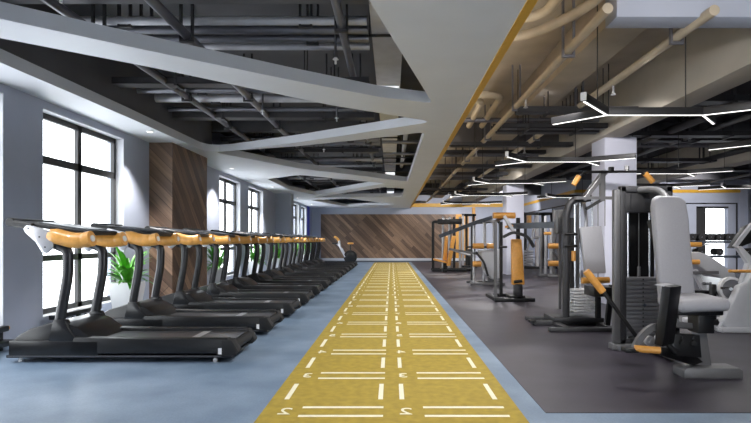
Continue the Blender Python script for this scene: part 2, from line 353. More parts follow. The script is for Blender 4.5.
# tall fascia of the perimeter band and of the central band, up to the slab
g = G()
pl = [(-3.99, 1.2), (-3.99, 3.9), (-3.94, 5.4), (-3.84, 7.85), (-3.72, 11.2)]
for a, b in zip(pl, pl[1:]):
    g.prism([(a[0]-0.04, a[1], CEIL+0.14), (a[0], a[1], CEIL+0.14), (a[0], a[1], SL), (a[0]-0.04, a[1], SL)], (b[0]-a[0], b[1]-a[1], 0))
struct(g.build('ceiling_fascia_left', 'slab'))
g = G(); g.b2((0.95, YR, CEIL+0.14), (1.06, YB, SL)); struct(g.build('ceiling_fascia_right', 'slabbeige'))
g = G(); g.b2((1.0, YR, CEIL-0.012), (1.075, YB, CEIL+0.17)); struct(g.build('trim_11', 'yellowtrim'))
g = G(); g.b2((1.075, YB-0.08, 3.02), (XS, YB, 3.22)); struct(g.build('trim_12', 'yellowtrim'))
g = G(); g.b2((XS-0.06, YS-0.06, 3.06), (XS, YB, 3.18)); g.b2((XS-0.06, YS-0.06, 3.06), (XR, YS, 3.18)); struct(g.build('trim_13', 'yellowtrim'))
# concrete beams
def beam(a, b, m, name='ceiling_beam'):
    g = G(); g.b2(a, b, 0.006); return struct(g.build(name, m))
beam((3.9, YR, 3.12), (4.32, YB, SL), 'beam')
beam((2.33, YR, 3.52), (2.8, YB, SL), 'slabbeige')
beam((8.7, YR, 3.15), (9.15, YS, SL), 'beam')
beam((2.12, 5.09, 3.3), (XR, 5.37, SL), 'wall')
for y in (12.6, 19.6, 26.2): beam((1.08, y, 3.4), (XR if y < 20 else XS, y+0.28, SL), 'slab')
for y in (2.2, 5.14, 11.5, 18.2, 25.0): beam((-3.98, y, 3.5), (0.94, y+0.14, SL), 'slab')
# markings of the sprint track
tk = thing('turf_track', (0, 0, 0.001), 'mustard yellow sprint track with white lane lines and mirrored numbers down the middle', 'track')
g = G(); g.b2((-0.9, 2.2, 0), (0.9, 29.0, 0.006)); g.build('turf_strip', 'turf', tk)
LM = DM = None
for n in range(2, 27):
    Y0 = 1.76+n*1.0; z = 0.0085
    for dy in (-0.095, 0.095):
        for u, v in ((-0.63, -0.06), (0.225, 0.8)):
            o = LM.copy() if LM else None
            if o is None:
                g = G(); g.b2((-0.2875, -0.018, 0.006), (0.2875, 0.018, z)); o = LM = g.build('lane_line', 'mark', tk)
            else: COL.objects.link(o)
            o.location = ((u+v)/2, Y0+dy, 0)
    for x in (-0.784, -0.082, 0.078, 0.775):
        if DM is None:
            g = G(); g.b2((-0.018, -0.215, 0.006), (0.018, 0.215, z)); o = DM = g.build('lane_dash', 'mark', tk)
        else: o = DM.copy(); COL.objects.link(o)
        o.location = (x, Y0+0.505, 0)
    for x in (-0.74, 0.1):
        cu = bpy.data.curves.new('number', 'FONT'); cu.body = str(n+1-1+0 if False else n); cu.size = 0.2; cu.align_x = 'CENTER'; cu.align_y = 'CENTER'; cu.extrude = 0.001
        to = bpy.data.objects.new('t', cu); COL.objects.link(to); bpy.context.view_layer.update()
        me = bpy.data.meshes.new_from_object(to.evaluated_get(bpy.context.evaluated_depsgraph_get())); bpy.data.objects.remove(to)
        me.transform(Matrix.Diagonal((-1, 1, 1, 1))); me.flip_normals()
        me.materials.clear(); me.materials.append(M['mark']); o = bpy.data.objects.new('lane_number', me); COL.objects.link(o); o.location = (x, Y0, 0.0075); o.parent = tk

# ================================================================== TREADMILLS
def treadmill():
    t = thing('treadmill', (-3.76, 5.65, 0), '', 'treadmill', 'row of treadmills facing the windows')
    hw = 0.37
    g = G(); prof = [(0, .055), (0, .13), (.02, .18), (.07, .25), (.2, .325), (.42, .39), (.55, .39), (.66, .35), (.76, .28), (.84, .19), (.84, .055)]
    g.prism([(x, -hw+0.03, z) for x, z in prof], (0, 2*hw-0.06, 0), 0.02, 2); g.build('motor_hood', 'treadbody', t)
    g = G()
    for s in (-1, 1): g.b2((.02, s*(hw-0.075), .055), (.9, s*hw, .215), 0.012)
    g.b2((0.0, -hw, .05), (2.2, hw, .075)); g.build('base_frame', 'treadbody', t)
    for s in (-1, 1):
        g = G(); g.prism([(.6, s*(hw-.11), .09), (2.2, s*(hw-.11), .09), (2.16, s*(hw-.11), .235), (1.3, s*(hw-.11), .235), (.66, s*(hw-.11), .25)], (0, s*.11, 0), 0.01); g.build('side_rail', 'black', t)
        g = G(); g.b2((.01, s*(hw+.001), .062), (2.1, s*(hw+.003), .07)); g.build('trim_strip', 'greyframe', t)
        g = G(); g.prism([(2.1, s*(hw-.12), .07), (2.24, s*(hw-.12), .07), (2.27, s*(hw-.12), .11), (2.2, s*(hw-.12), .225), (2.1, s*(hw-.12), .225)], (0, s*.13, 0), 0.008); c = g.build('end_cap', 'blackmatte', t)
        g = G(); g.b2((2.07, s*(hw+.001), .085), (2.105, s*(hw+.011), .145)); g.build('label_plate', 'white', t, 'small white plate')
        for x in (.1, 2.02):
            g = G(); g.cyl((x, s*(hw-.06), .0), (x, s*(hw-.06), .03), .02, .022); g.cyl((x, s*(hw-.06), .03), (x, s*(hw-.06), .07), .012); g.build('foot', 'white' if x < 1 or 1 else 'black', t, 'white foot')
        # upright
        y = s*(hw-.05)
        g = G(); g.tube([(.47, y, .2), (.50, y, .45), (.575, y, .86), (.575, y, 1.10), (.47, y, 1.155), (.34, y, 1.19)], .052, .11, 14, rx=.034); g.build('upright', 'post', t)
        g = G(); g.prism([(.40, y-.045, .2), (.72, y-.045, .2), (.62, y-.045, .30), (.56, y-.045, .42), (.45, y-.045, .42)], (0, .09, 0), 0.012); g.build('upright_boot', 'treadbody', t)
        # bracket
        g = G(); yy = s*(hw-.002)
        pr = [(.17, 1.31), (.20, 1.345), (.25, 1.34), (.46, 1.28), (.46, 1.12), (.40, 1.07), (.35, 1.08), (.29, 1.18), (.19, 1.27)]
        g.prism([(x, yy-.012, z) for x, z in pr], (0, .024, 0), 0.006); b = g.build('handle_bracket', 'silver', t, 'silver bracket')
        g = G()
        for x, z in ((.22, 1.315), (.33, 1.23), (.385, 1.13)): g.cyl((x, yy+s*.010, z), (x, yy+s*.016, z), .008)
        g.build('bolt', 'black', b)
        g = G(); pts = [(.40, y, 1.245), (.50, y, 1.225), (.62, y, 1.195), (.72, y, 1.195), (.81, y, 1.215)]
        pts = fillet(pts, .05); g.tube(pts, .078, 0, 20, radii=[.85]+[1.02]*5+[1.0]*(len(pts)-11)+[.95]*2+[1.0]*2+[1.0, .84]); gr = g.build('grip', 'grip', t, 'orange padded grip')
        g = G(); g.cyl((.805, y, 1.214), (.822, y, 1.217), .032); g.build('grip_cap', 'white', gr, 'white round cap')
    g = G(); g.b2((.8, -hw+.11, .17), (2.18, hw-.11, .208)); bl = g.build('running_belt', 'belt', t)
    g = G(); g.b2((1.72, -hw+.13, .208), (1.80, hw-.13, .2095)); g.build('belt_stripe', 'silver', bl, 'light stripe across the belt')
    g = G(); g.cyl((2.19, -hw+.11, .15), (2.19, hw-.11, .15), .05, n=20); g.build('rear_roller', 'blackmatte', t)
    # console
    a = math.atan2(.115, .74)
    g = G(); g.box((.44, 0, 1.318), (.62, .62, .05), (0, a, 0), 0.018, 3); co = g.build('console', 'black', t)
    g = G(); g.box((.445, 0, 1.3465), (.42, .5, .006), (0, a, 0)); g.build('screen', 'slate', co)
    g = G(); g.tube([(.01, -.34, 1.375), (.01, .34, 1.375)], .042, n=14); g.tube([(.0, -.31, 1.372), (.22, -.31, 1.335)], .036, n=12); g.tube([(.0, .31, 1.372), (.22, .31, 1.335)], .036, n=12); g.build('console_rail', 'blackframe', t)
    return t
T0 = treadmill(); index(T0)
NT = 13
for i in range(NT):
    o = T0 if i == 0 else copy_tree(T0)
    o.location = (-3.76, 5.65+1.5*i, 0)
    o['label'] = ('black treadmill with orange grips, the nearest to the camera' if i == 0 else
      'black treadmill with orange grips, the farthest of the row, beside the exercise bike' if i == NT-1 else
      'black treadmill with orange grips, %s from the near end of the row' % ORD[i])

# ================================================================== PLANTS
def plant(seed):
    rr = random.Random(seed)
    t = thing('potted_plant', (0, 0, 0), '', 'plant', 'potted plants between the treadmills and windows')
    g = G(); pr = [(0.13, 0), (0.19, 0.5), (0.19, 0.56), (0.17, 0.56), (0.165, 0.5)]
    tb = bmesh.new(); rings = []
    for r, z in pr:
        rings.append([tb.verts.new((sx*r, sy*r, z)) for sx, sy in ((-1, -1), (1, -1), (1, 1), (-1, 1))])
    for a, b in zip(rings, rings[1:]):
        for j in range(4): tb.faces.new((a[j], a[(j+1) % 4], b[(j+1) % 4], b[j]))
    tb.faces.new(rings[0][::-1]); tb.faces.new(rings[-1]); g._add(tb); g.build('pot', 'pot', t)
    g = G(); g.b2((-.16, -.16, .49), (.16, .16, .51)); g.build('soil', 'soil', t)
    g = G(); tb = bmesh.new()
    for k in range(60):
        a = rr.uniform(0, 2*PI); el = rr.uniform(0.35, 1.4); L = rr.uniform(.5, .82); w = rr.uniform(.026, .046)
        d = Vector((math.cos(a), math.sin(a), 0)); side = Vector((-d.y, d.x, 0)); p = Vector((0, 0, .5))+d*.04
        e = el; n = 8; prev = None; st = L/n
        for i in range(n+1):
            u = i/n; ww = w*math.sin(PI*min(1, .08+u*.92))**.8*(0.35 if u < .3 else 1)
            c = Vector((0, 0, .25*ww)); vs = [tb.verts.new(p-side*ww+c), tb.verts.new(p), tb.verts.new(p+side*ww+c)]
            if prev:
                tb.faces.new((prev[0], prev[1], vs[1], vs[0])); tb.faces.new((prev[1], prev[2], vs[2], vs[1]))
            prev = vs; p = p+(Vector((d.x*.3, d.y, 0))*math.cos(e)+Vector((0, 0, 1))*math.sin(e))*st*1.15; e -= rr.uniform(.06, .2)
    g._add(tb); f = g.build('foliage', 'leaf', t)
    g = G()
    for k in range(5): g.tube([(0, 0, .5), (rr.uniform(-.05, .05), rr.uniform(-.05, .05), .75)], .008)
    g.build('stem', 'stem', t); return t
P0 = plant(3); index(P0)
PL = [(-4.03, 8.25, 'leafy green plant in a tall white pot, nearest, beside the big window'), (-4.04, 12.55, 'leafy green plant in a white pot just past the wood clad column'),
      (-4.04, 16.1, 'leafy green plant in a white pot between the two middle windows'), (-4.04, 19.2, 'leafy green plant in a white pot just before the grey pilaster'),
      (-4.04, 22.6, 'leafy green plant in a white pot just beyond the grey pilaster'), (-4.04, 26.0, 'leafy green plant in a white pot, farthest along the window wall')]
for i, (x, y, l) in enumerate(PL):
    o = P0 if i == 0 else copy_tree(P0)
    o.location = (x, y, 0); o.rotation_euler.z = (i%2)*PI; o.scale = (1, 1, 1); o['label'] = l
# low rails with chrome knobs on the floor under the window
for y0, y1, lab in ((4.2, 5.95, 'low black floor rail with yellow end, at the left edge beside the pier'), (6.75, 7.85, 'low black floor rail with chrome knobs under the large window')):
    t = thing('storage_rail', (-4.24, y0, 0), lab, 'rail', 'low rails along the window wall')
    g = G((-4.24, y0, 0)); g.b2((-4.28, y0, .2), (-4.2, y1, .26), 0.01); g.b2((-4.3, y0, .05), (-4.14, y1, .11), 0.01)
    for y in (y0+.1, (y0+y1)/2, y1-.12): g.b2((-4.26, y, 0), (-4.22, y+.05, .2))
    g.build('frame', 'black', t)
    for k in range(5):
        y = y0+.25+k*(y1-y0-.5)/4
        g = G((-4.24, y0, 0)); g.cyl((-4.2, y, .16), (-4.14, y, .16), .022); g.cyl((-4.22, y, .16), (-4.2, y, .16), .035); g.build('knob', 'chrome', t)
    g = G((-4.24, y0, 0)); g.cyl((-4.24, y1-.001, .23), (-4.24, y1+.03, .23), .025); g.build('end_cap', 'orange', t, 'yellow end cap')

# ================================================================== EXERCISE BIKE at the end of the row
o_ = (-2.35, 27.0, 0)
t = thing('exercise_bike', o_, 'dark upright exercise bike with yellow seat and handles in front of the wood wall', 'exercise bike')
g = G(o_); g.cyl((-2.05, 26.9, .36), (-2.05, 27.1, .36), .33, n=28); g.ball((-2.05, 27.0, .38), .3, (1, .5, 1)); g.build('flywheel_housing', 'black', t)
g = G(o_); g.b2((-2.9, 26.96, .02), (-1.7, 27.04, .09), .01); g.b2((-2.85, 26.75, 0), (-2.77, 27.25, .06), .01); g.b2((-1.85, 26.75, 0), (-1.77, 27.25, .06), .01); g.build('base_frame', 'black', t)
g = G(o_); g.tube([(-2.25, 27, .3), (-2.45, 27, .75), (-2.72, 27, 1.0)], .035); g.build('handlebar_post', 'silver', t)
for y in (26.78, 27.22):
    g = G(o_); g.tube([(-2.3, y, .35), (-2.55, y, .8), (-2.62, y, 1.2), (-2.72, y, 1.3)], .028, .1); a = g.build('handle', 'silver', t)
    g = G(o_); g.tube([(-2.62, y, 1.16), (-2.72, y, 1.3), (-2.84, y, 1.36)], .045, .05); g.build('grip', 'grip', a)
g = G(o_); g.b2((-2.95, 26.85, 1.0), (-2.7, 27.15, 1.06), .02); g.build('console', 'black', t)
g = G(o_); g.tube([(-2.05, 27, .6), (-2.05, 27, .98)], .03); g.build('seat_post', 'blackframe', t)
g = G(o_); g.box((-2.04, 27, 1.03), (.3, .22, .09), None, .04, 3); g.build('seat', 'grip', t, 'yellow seat')

# ================================================================== MACHINES, right side
# --- leg extension machine
o_ = (2.78, 4.9, 0)
t = thing('leg_extension_machine', o_, 'grey leg extension machine with tall padded backrest and weight tower, nearest at the right', 'exercise machine')
g = G(o_); g.prism([(2.525, 4.66, 0.005), (3.03, 4.66, 0.005), (3.03, 4.66, .075), (3.0, 4.66, .095), (2.555, 4.66, .095), (2.525, 4.66, .075)], (0, .2, 0), .006); g.build('base_foot', 'greyframe', t)
g = G(o_); g.b2((2.72, 4.82, .03), (2.84, 6.0, .10), .01); g.b2((2.42, 5.82, .006), (3.1, 5.94, .07), .01); g.build('floor_beam', 'greyframe', t)
g = G(o_); g.prism([(2.68, 4.78, .09), (2.83, 4.78, .09), (2.795, 4.80, .4), (2.715, 4.80, .4)], (0, .1, 0), .006); g.build('seat_post', 'greyframe', t)
g = G(o_); g.b2((2.69, 4.74, .38), (2.83, 4.92, .58), .006); g.b2((2.5, 4.72, .54), (2.9, 5.0, .6), .01); g.build('seat_bracket', 'black', t)
g = G(o_); g.box((2.68, 4.82, .645), (.44, .44, .11), (0.04, -0.03, 0), .045, 4); g.build('seat', 'pad', t, 'light grey padded seat')
g = G(o_)
q = [at(662, 306, 5.02), at(697, 306, 5.02), at(689, 215, 5.2), at(686.5, 201, 5.22), at(680, 196.5, 5.23), at(660, 196, 5.23), at(655, 199.5, 5.22), at(653.5, 208, 5.21)]
g.prism(q, (0, .085, .012), .022, 4); g.build('backrest', 'pad', t, 'tall light grey backrest')
g = G(o_); q = [at(666, 306, 5.12), at(692, 306, 5.12), at(683, 203, 5.34), at(660, 203, 5.34)]; g.prism(q, (0, .02, 0)); g.tube([(2.74, 5.2, .1), (2.72, 5.24, .7), (2.62, 5.46, 1.4)], .03, square=True); g.build('backrest_plate', 'black', t)
g = G(o_); g.tube([at(636, 190, 5.95), at(651, 189.5, 5.8), at(661, 191, 5.55), at(668, 200, 5.36)], .035, .15, 12); g.build('top_tube', 'greyframe', t)
# shin pad
R = Matrix.Rotation(math.radians(-50), 4, 'Z') @ Matrix.Rotation(math.radians(7), 4, 'Y')
c = at(668, 315, 4.5)
g = G(o_); g.box(c, (.075, .22, .5), R, .012, 2); g.build('shin_pad', 'black', t)
g = G(o_); g.box(c+Vector((-.028, 0, .252)), (.07, .215, .006), R); g.build('pad_top', 'pad', t, 'light grey pad end')
# lever arm
g = G(o_); g.tube([at(634, 349, 4.5), at(641, 336, 4.5), at(651, 327, 4.52), at(668, 324, 4.6), at(690, 326, 4.75)], .024, .06, square=True); g.build('lever_arm', 'greyframe', t)
g = G(o_); g.b2(at(626, 353, 4.44), at(634, 346, 4.54), .008); g.build('roller_bracket', 'black', t)
g = G(o_); g.cyl(at(634, 348.5, 4.47), at(660, 350.5, 4.43), .03, n=18); g.build('foot_roller', 'orange', t, 'orange foot roller')
g = G(o_); g.prism([at(664, 333, 4.6), at(700, 335, 4.6), at(702, 358, 4.6), at(672, 355, 4.6)], (0, .05, 0), .006); g.prism([at(660, 347, 4.6), at(690, 351, 4.6), at(704, 362, 4.7), at(694, 366, 4.7), at(662, 356, 4.6)], (0, .1, 0), .01)
g.tube([at(667, 322, 4.55), at(668, 345, 4.55), at(676, 352, 4.55)], .022, .03); g.build('linkage', 'black', t)
g = G(o_); g.tube([at(676, 318, 4.62), at(668, 334, 4.62), at(671, 349, 4.62)], .022, .02, square=True); g.build('pad_bracket', 'greyframe', t)
for (px, py, Y, r) in ((650, 341, 4.8, .045), (659, 338, 4.75, .035)):
    g = G(o_); p = at(px, py, Y); g.cyl(p-Vector((0, .02, 0)), p+Vector((0, .02, 0)), r, n=24); g.cyl(p-Vector((0, .03, 0)), p+Vector((0, .03, 0)), r*.35); g.build('pulley', 'silver', t)
for px in (683, 694):
    g = G(o_); p = at(px, 343, 4.58); g.cyl(p, p+Vector((0, .03, 0)), .022); g.cyl(p+Vector((0, 0, .04)), p+Vector((0, .03, .04)), .012); g.build('adjuster_knob', 'blackmatte', t)
# long handle lever
g = G(o_); g.cyl(at(602, 290, 5.3), at(636, 336, 5.25), .02, n=12); lv = g.build('handle_lever', 'black', t)
g = G(o_); g.cyl(at(586, 271, 5.32), at(603, 292, 5.3), .036, n=16); g.build('lever_grip', 'orange', lv, 'orange grip')
# weight tower
g = G(o_)
g.b2((2.43, 5.9, .03), (2.50, 5.97, 1.75), .008); g.b2((2.4, 5.86, .004), (2.54, 6.0, .07), .008); g.build('tower_side', 'greyframe', t)
g = G(o_); g.b2((2.5, 5.9, .05), (2.565, 5.98, 1.79), .008); g.b2((3.0, 5.9, .05), (3.07, 5.98, 1.79), .008); g.b2((2.5, 5.9, 1.72), (3.07, 5.98, 1.79), .01); g.b2((2.66, 5.97, 1.72), (3.07, 6.3, 1.79), .01); g.b2((2.5, 5.9, .02), (3.07, 5.98, .12), .01); g.b2((2.66, 5.97, .02), (3.07, 6.3, .12), .01); g.build('tower_frame', 'darkgrey', t)
g = G(o_); g.b2((2.57, 5.93, 1.5), (3.0, 6.0, 1.72), .01); g.b2((2.615, 5.92, 1.52), (2.63, 5.93, 1.70)); g.build('header_panel', 'darkgrey', t)
g = G(o_); g.b2((2.66, 6.28, .1), (3.05, 6.3, 1.72)); g.b2((2.56, 6.2, .1), (2.66, 6.22, 1.72)); g.build('rear_shroud', 'blackmatte', t)
for x in (2.66, 2.90):
    g = G(o_); g.cyl((x, 6.08, .1), (x, 6.08, 1.6), .011); g.build('guide_rod', 'chrome', t)
g = G(o_); g.cyl((2.78, 6.08, .5), (2.78, 6.08, 1.6), .005); g.cyl((2.78, 6.08, .78), (2.78, 6.08, .9), .018); g.build('cable', 'greyframe', t)
for k in range(14):
    g = G(o_); z = .13+k*.047; g.b2((2.585, 6.02, z), (2.985, 6.14, z+.043), .004)
    g.build('weight_plate', 'plates', t)
g = G(o_)
for k in range(14): g.cyl((2.8, 6.016, .15+k*.047), (2.8, 6.02, .15+k*.047), .008)
g.build('pin_holes', 'black', t)
g = G(o_); g.cyl((2.8, 5.98, .48), (2.8, 6.02, .48), .018); g.build('selector_pin', 'chrome', t)

# --- lat pulldown tower
o_ = (2.85, 7.7, 0)
t = thing('lat_pulldown_machine', o_, 'cable tower with long overhead bar, white weights and grey back pad', 'exercise machine')
Y = 7.5
def tb(name, pts, r, m, fil=0.0, sq=False, par=None, lab=None, n=10):
    g = G(o_); g.tube(pts, r, fil, n, square=sq); return g.build(name, m, par or t, lab)
tb('front_post', [at(566, 324, 7.6), at(566, 214, 7.6), at(571, 200, 7.6), at(590, 198, 7.6)], .05, 'darkgrey', .2, n=14)
tb('rear_post', [at(577, 312, 7.9), at(576, 214, 7.9), at(580, 203, 7.9), at(604, 172, 7.6)], .04, 'greyframe', .2, n=14)
tb('side_post', [at(585, 300, 7.9), at(586, 214, 7.9), at(584, 203, 7.7)], .025, 'silver', .1)
tb('truss_bar', [at(584, 200, 7.5), at(606, 172, 7.5)], .025, 'greyframe', sq=True)
tb('truss_bar', [at(586, 209, 7.5), at(603, 199, 7.5)], .02, 'darkgrey', sq=True)
tb('truss_post', [at(602, 201, 7.5), at(602, 172, 7.5)], .03, 'greyframe', sq=True)
tb('truss_beam', [at(575, 198, 7.5), at(615, 198, 7.5)], .02, 'greyframe', sq=True)
tb('cable', [at(598, 200, 7.6), at(598, 300, 7.6)], .006, 'greyframe')
tb('cable', [at(605, 174, 7.45), at(605, 226, 7.7)], .006, 'greyframe')
b = tb('pulldown_bar', [at(578, 180, 7.4), at(583, 172, 7.4), at(641, 171.5, 7.4), at(650, 180, 7.4)], .018, 'black', .05)
for a, c in (((573.5, 185), (579, 176)), ((645, 173.5), (653, 182))):
    tb('bar_grip', [at(*a, 7.4), at(*c, 7.4)], .038, 'orange', par=b, lab='orange grip')
g = G(o_); g.box(at(611, 169.5, 7.4), (.07, .06, .07), None, .01); g.build('pulley_block', 'black', t)
# weights
for (x0, x1, y0) in ((567, 573, 291), (572, 583, 290), (583, 589, 290), (588.5, 595.5, 288)):
    for k in range(8):
        g = G(o_); a = at(x0, 312-k*3.0, 7.62 if x1-x0 > 6.5 else 7.75); c = at(x1, 312-k*3.0-2.2, 7.62 if x1-x0 > 6.5 else 7.75); a.y -= .06; c.y += .1
        g.b2(a, c, .012, 3); g.build('weight_plate', 'whiteplate', t)
for px in (575, 580, 592):
    tb('guide_rod', [at(px, 312, 7.66), at(px, 200, 7.66)], .012, 'chrome')
tb('sleeve', [at(573.5, 261, 7.6), at(573.5, 251, 7.6)], .03, 'orange', lab='orange sleeve'); 
for y in (234, 246): tb('clamp_bar', [at(564, y, 7.55), at(577, y, 7.55)], .02, 'black')
tb('shock_tube', [at(572, 218, 7.75), at(572, 305, 7.75)], .05, 'blackmatte')
g = G(o_); g.prism([at(580.5, 227, 7.2), at(602, 226, 7.2), at(606.5, 273.5, 7.1), at(586, 273, 7.1)], (0, .07, 0), .015, 3); g.build('back_pad', 'pad', t, 'light grey back pad')
g = G(o_); g.prism([at(579.5, 229, 7.29), at(601, 228, 7.29), at(605, 272, 7.2), at(585, 272, 7.2)], (0, .03, 0)); g.build('pad_plate', 'black', t)
tb('thigh_roller', [at(582, 280.5, 7.0), at(609, 280, 7.0)], .04, 'orange', n=14, lab='orange roller')
g = G(o_); g.b2(at(594, 297, 6.98), at(612, 285, 7.35), .01); g.build('seat_base', 'black', t)
tb('seat_leg', [at(612, 285, 7.1), at(607, 325, 7.1)], .03, 'black', sq=True)
tb('seat_leg', [at(598, 297, 7.3), at(598, 318, 7.3)], .03, 'blackmatte', sq=True)
g = G(o_); g.b2((2.05, 7.0, .005), (3.0, 7.1, .06), .01); g.b2((1.98, 7.55, .005), (2.95, 7.68, .07), .01); g.b2((2.25, 7.05, .005), (2.35, 8.1, .06), .01); g.b2((2.85, 7.05, .005), (2.95, 8.1, .06), .01); g.b2((2.0, 8.02, .005), (2.95, 8.12, .06), .01); g.b2((2.25, 7.5, .06), (2.95, 8.0, .12), .01); g.build('base_frame', 'darkgrey', t)
g = G(o_); g.b2((1.9, 7.45, .06), (2.0, 7.56, .1), .01); g.build('foot_cap', 'black', t)

# --- chest press machine with orange pad and slate beam
o_ = (2.45, 10.6, 0)
t = thing('chest_press_machine', o_, 'black framed machine with tall orange pad and slate lever beam', 'exercise machine')
tb('frame_post', [at(495.5, 298, 10.6), at(495.5, 221, 10.6), at(505, 217, 10.7)], .028, 'greyframe', .05, sq=True)
tb('frame_post', [at(501, 296, 10.8), at(501, 222, 10.8)], .028, 'black', sq=True)
tb('pad_post', [at(518, 300, 10.7), at(518, 218, 10.9)], .035, 'blackmatte', sq=True)
g = G(o_); g.prism([at(512, 285, 10.45), at(525, 285, 10.45), at(522, 239, 10.55), at(511.5, 239, 10.55)], (0, .1, 0), .025, 3); g.build('back_pad', 'orange', t, 'tall orange pad')
tb('top_roller', [at(493, 215.5, 10.5), at(515, 215.5, 10.5)], .06, 'orange', n=14, lab='orange roller')
for a, c in ((505, 513), (516, 525)): tb('handle', [at(a, 227, 10.5), at(c, 226, 10.5)], .025, 'orange', lab='orange handle')
tb('strut', [at(504, 216, 10.45), at(514, 232, 10.45)], .03, 'silver', sq=True)
tb('press_arm', [at(503, 237, 10.4), at(513, 232, 10.4), at(527, 236, 10.4), at(534, 247, 10.4)], .028, 'darkgrey', .08, sq=True)
tb('press_arm', [at(499, 247, 10.4), at(507, 247, 10.4)], .022, 'black')
tb('lever_beam', [at(508, 203.5+23, 10.7), at(516, 226, 10.6), at(564, 224.5, 9.0)], .055, 'slate', sq=True)
g = G(o_); g.box(at(560, 222, 9.0), (.15, .2, .4), None, .03); g.build('counterweight', 'greyframe', t)
tb('beam_post', [at(560, 228, 9.05), at(560, 309, 9.4)], .02, 'greyframe', sq=True)
tb('knob', [at(514, 282, 10.38), at(522, 281, 10.38)], .03, 'black')
g = G(o_); p = at(518, 290, 10.5); g.box(p, (.17, .12, .25), None, .03); g.build('seat_carriage', 'darkgrey', t)
g = G(o_); g.b2((2.0, 10.45, .005), (2.78, 10.57, .075), .01); g.b2((2.0, 10.5, .005), (2.12, 11.5, .07), .01); g.b2((2.66, 10.5, .005), (2.78, 11.5, .07), .01); g.b2((2.0, 11.4, .005), (2.78, 11.5, .07), .01); g.b2((2.3, 10.5, .06), (2.6, 10.9, .12), .01); g.build('base_frame', 'black', t)

# --- seated machine with silver arches and white shroud
o_ = (2.6, 14.6, 0)
t = thing('leg_curl_machine', o_, 'silver arched machine with white shroud and two pairs of orange rollers', 'exercise machine')
for k, (a, b_) in enumerate(((474, 485), (484, 494))):
    tb('arch_tube', [at(a, 285, 14.4+k*.3), at(a, 221, 14.4+k*.3), at(b_, 221, 14.4+k*.3), at(b_, 246, 14.4+k*.3)], .035, 'silver', .12)
tb('arch_tube', [at(472, 284, 15.2), at(472, 223, 15.2), at(500, 221, 15.2), at(500, 284, 15.2)], .04, 'darkgrey', .12)
for (a, b_, y, lab) in ((473, 483.5, 246, 0), (487, 494.5, 246, 0), (473, 481, 264, 0)):
    tb('roller', [at(a, y, 14.2), at(b_, y, 14.2)], .075, 'orange', n=14, lab='orange roller')
tb('roller_bar', [at(466, 247, 14.3), at(497, 247, 14.3)], .025, 'black')
g = G(o_); g.prism([at(479, 250, 14.3), at(501, 249, 14.3), at(502, 278, 14.3), at(492, 280, 14.3), at(485, 272, 14.3)], (0, .35, 0), .05, 3); g.build('shroud', 'hull', t, 'white curved shroud')
tb('lever', [at(476, 252, 14.2), at(484, 262, 14.2), at(488, 276, 14.2)], .03, 'darkgrey', .1)
tb('diagonal_arm', [at(439, 236.5, 14.3), at(476, 222.5, 14.3), at(492, 217.5, 14.3)], .05, 'slate', 0, sq=True)
tb('lower_arm', [at(449, 249, 14.3), at(478, 254, 14.3)], .03, 'greyframe', sq=True)
g = G(o_); g.b2((2.1, 14.3, .005), (3.0, 14.42, .07), .01); g.b2((2.1, 15.1, .005), (3.0, 15.22, .07), .01); g.b2((2.2, 14.4, .005), (2.32, 15.1, .07)); g.b2((2.75, 14.4, .005), (2.87, 15.1, .07)); g.b2((2.6, 14.45, .06), (2.8, 14.7, .35), .02); g.build('base_frame', 'greyframe', t)

# --- far machine with orange seat
o_ = (2.1, 20.5, 0)
t = thing('shoulder_press_machine', o_, 'far machine with orange seat and backrest inside a tall black frame', 'exercise machine')
tb('frame_post', [at(433, 271, 20.6), at(433, 222, 20.6), at(450, 221, 20.6)], .05, 'black', .05, sq=True)
for px, m_ in ((443, 'silver'), (449.5, 'silver'), (454, 'blackframe'), (460, 'silver')): tb('guide_post', [at(px, 270, 21.4), at(px, 217, 21.4)], .05, m_)
g = G(o_); g.b2(at(438, 224, 21.2), at(461, 219, 21.5), .02); g.build('top_box', 'black', t)
g = G(o_); g.prism([at(447, 266, 19.9), at(450.5, 266, 19.9), at(456, 236, 20.0), at(452.5, 236, 20.0)], (0, .35, 0), .02); g.build('backrest', 'orange', t, 'orange backrest')
g = G(o_); g.prism([at(443, 260, 20.3), at(447, 261, 20.3), at(448, 236, 20.3), at(445.5, 236, 20.3)], (0, .3, 0), .02); g.build('side_pad', 'orange', t, 'orange side pad')
g = G(o_); g.prism([at(434, 258.5, 20.0), at(447, 261.5, 20.0), at(447, 263.5, 20.0), at(434, 260.5, 20.0)], (0, .4, 0), .02); g.build('seat', 'orange', t, 'orange seat')
tb('press_arm', [at(449, 249, 20.0), at(462, 253, 20.0), at(474, 256, 20.0)], .04, 'silver')
tb('seat_post', [at(445, 263, 20.3), at(445, 271, 20.3)], .07, 'black', sq=True)
g = G(o_); g.b2((1.55, 20.5, .005), (3.1, 20.65, .1), .01); g.b2((1.55, 21.3, .005), (3.1, 21.45, .1), .01); g.b2((1.9, 20.0, .005), (2.05, 21.4, .1)); g.b2((2.9, 20.5, .005), (3.05, 21.4, .1)); g.build('base_frame', 'black', t)
# tower behind it
o_ = (3.3, 24.0, 0)
t = thing('cable_station', o_, 'tall dark cable frame against the orange strip of the back wall', 'exercise machine')
for px in (463, 466.5, 473.5): tb('upright', [at(px, 266.8, 24.0), at(px, 214, 24.0)], .05, 'blackframe' if px > 465 else 'silver', sq=True)
tb('top_bar', [at(462, 215, 24), at(476, 215, 24)], .05, 'blackframe', sq=True)
g = G(o_); g.b2((3.1, 23.6, .005), (3.75, 24.4, .08), .01); g.b2((3.35, 23.9, .08), (3.55, 24.1, .8), .01); g.build('base_frame', 'black', t)

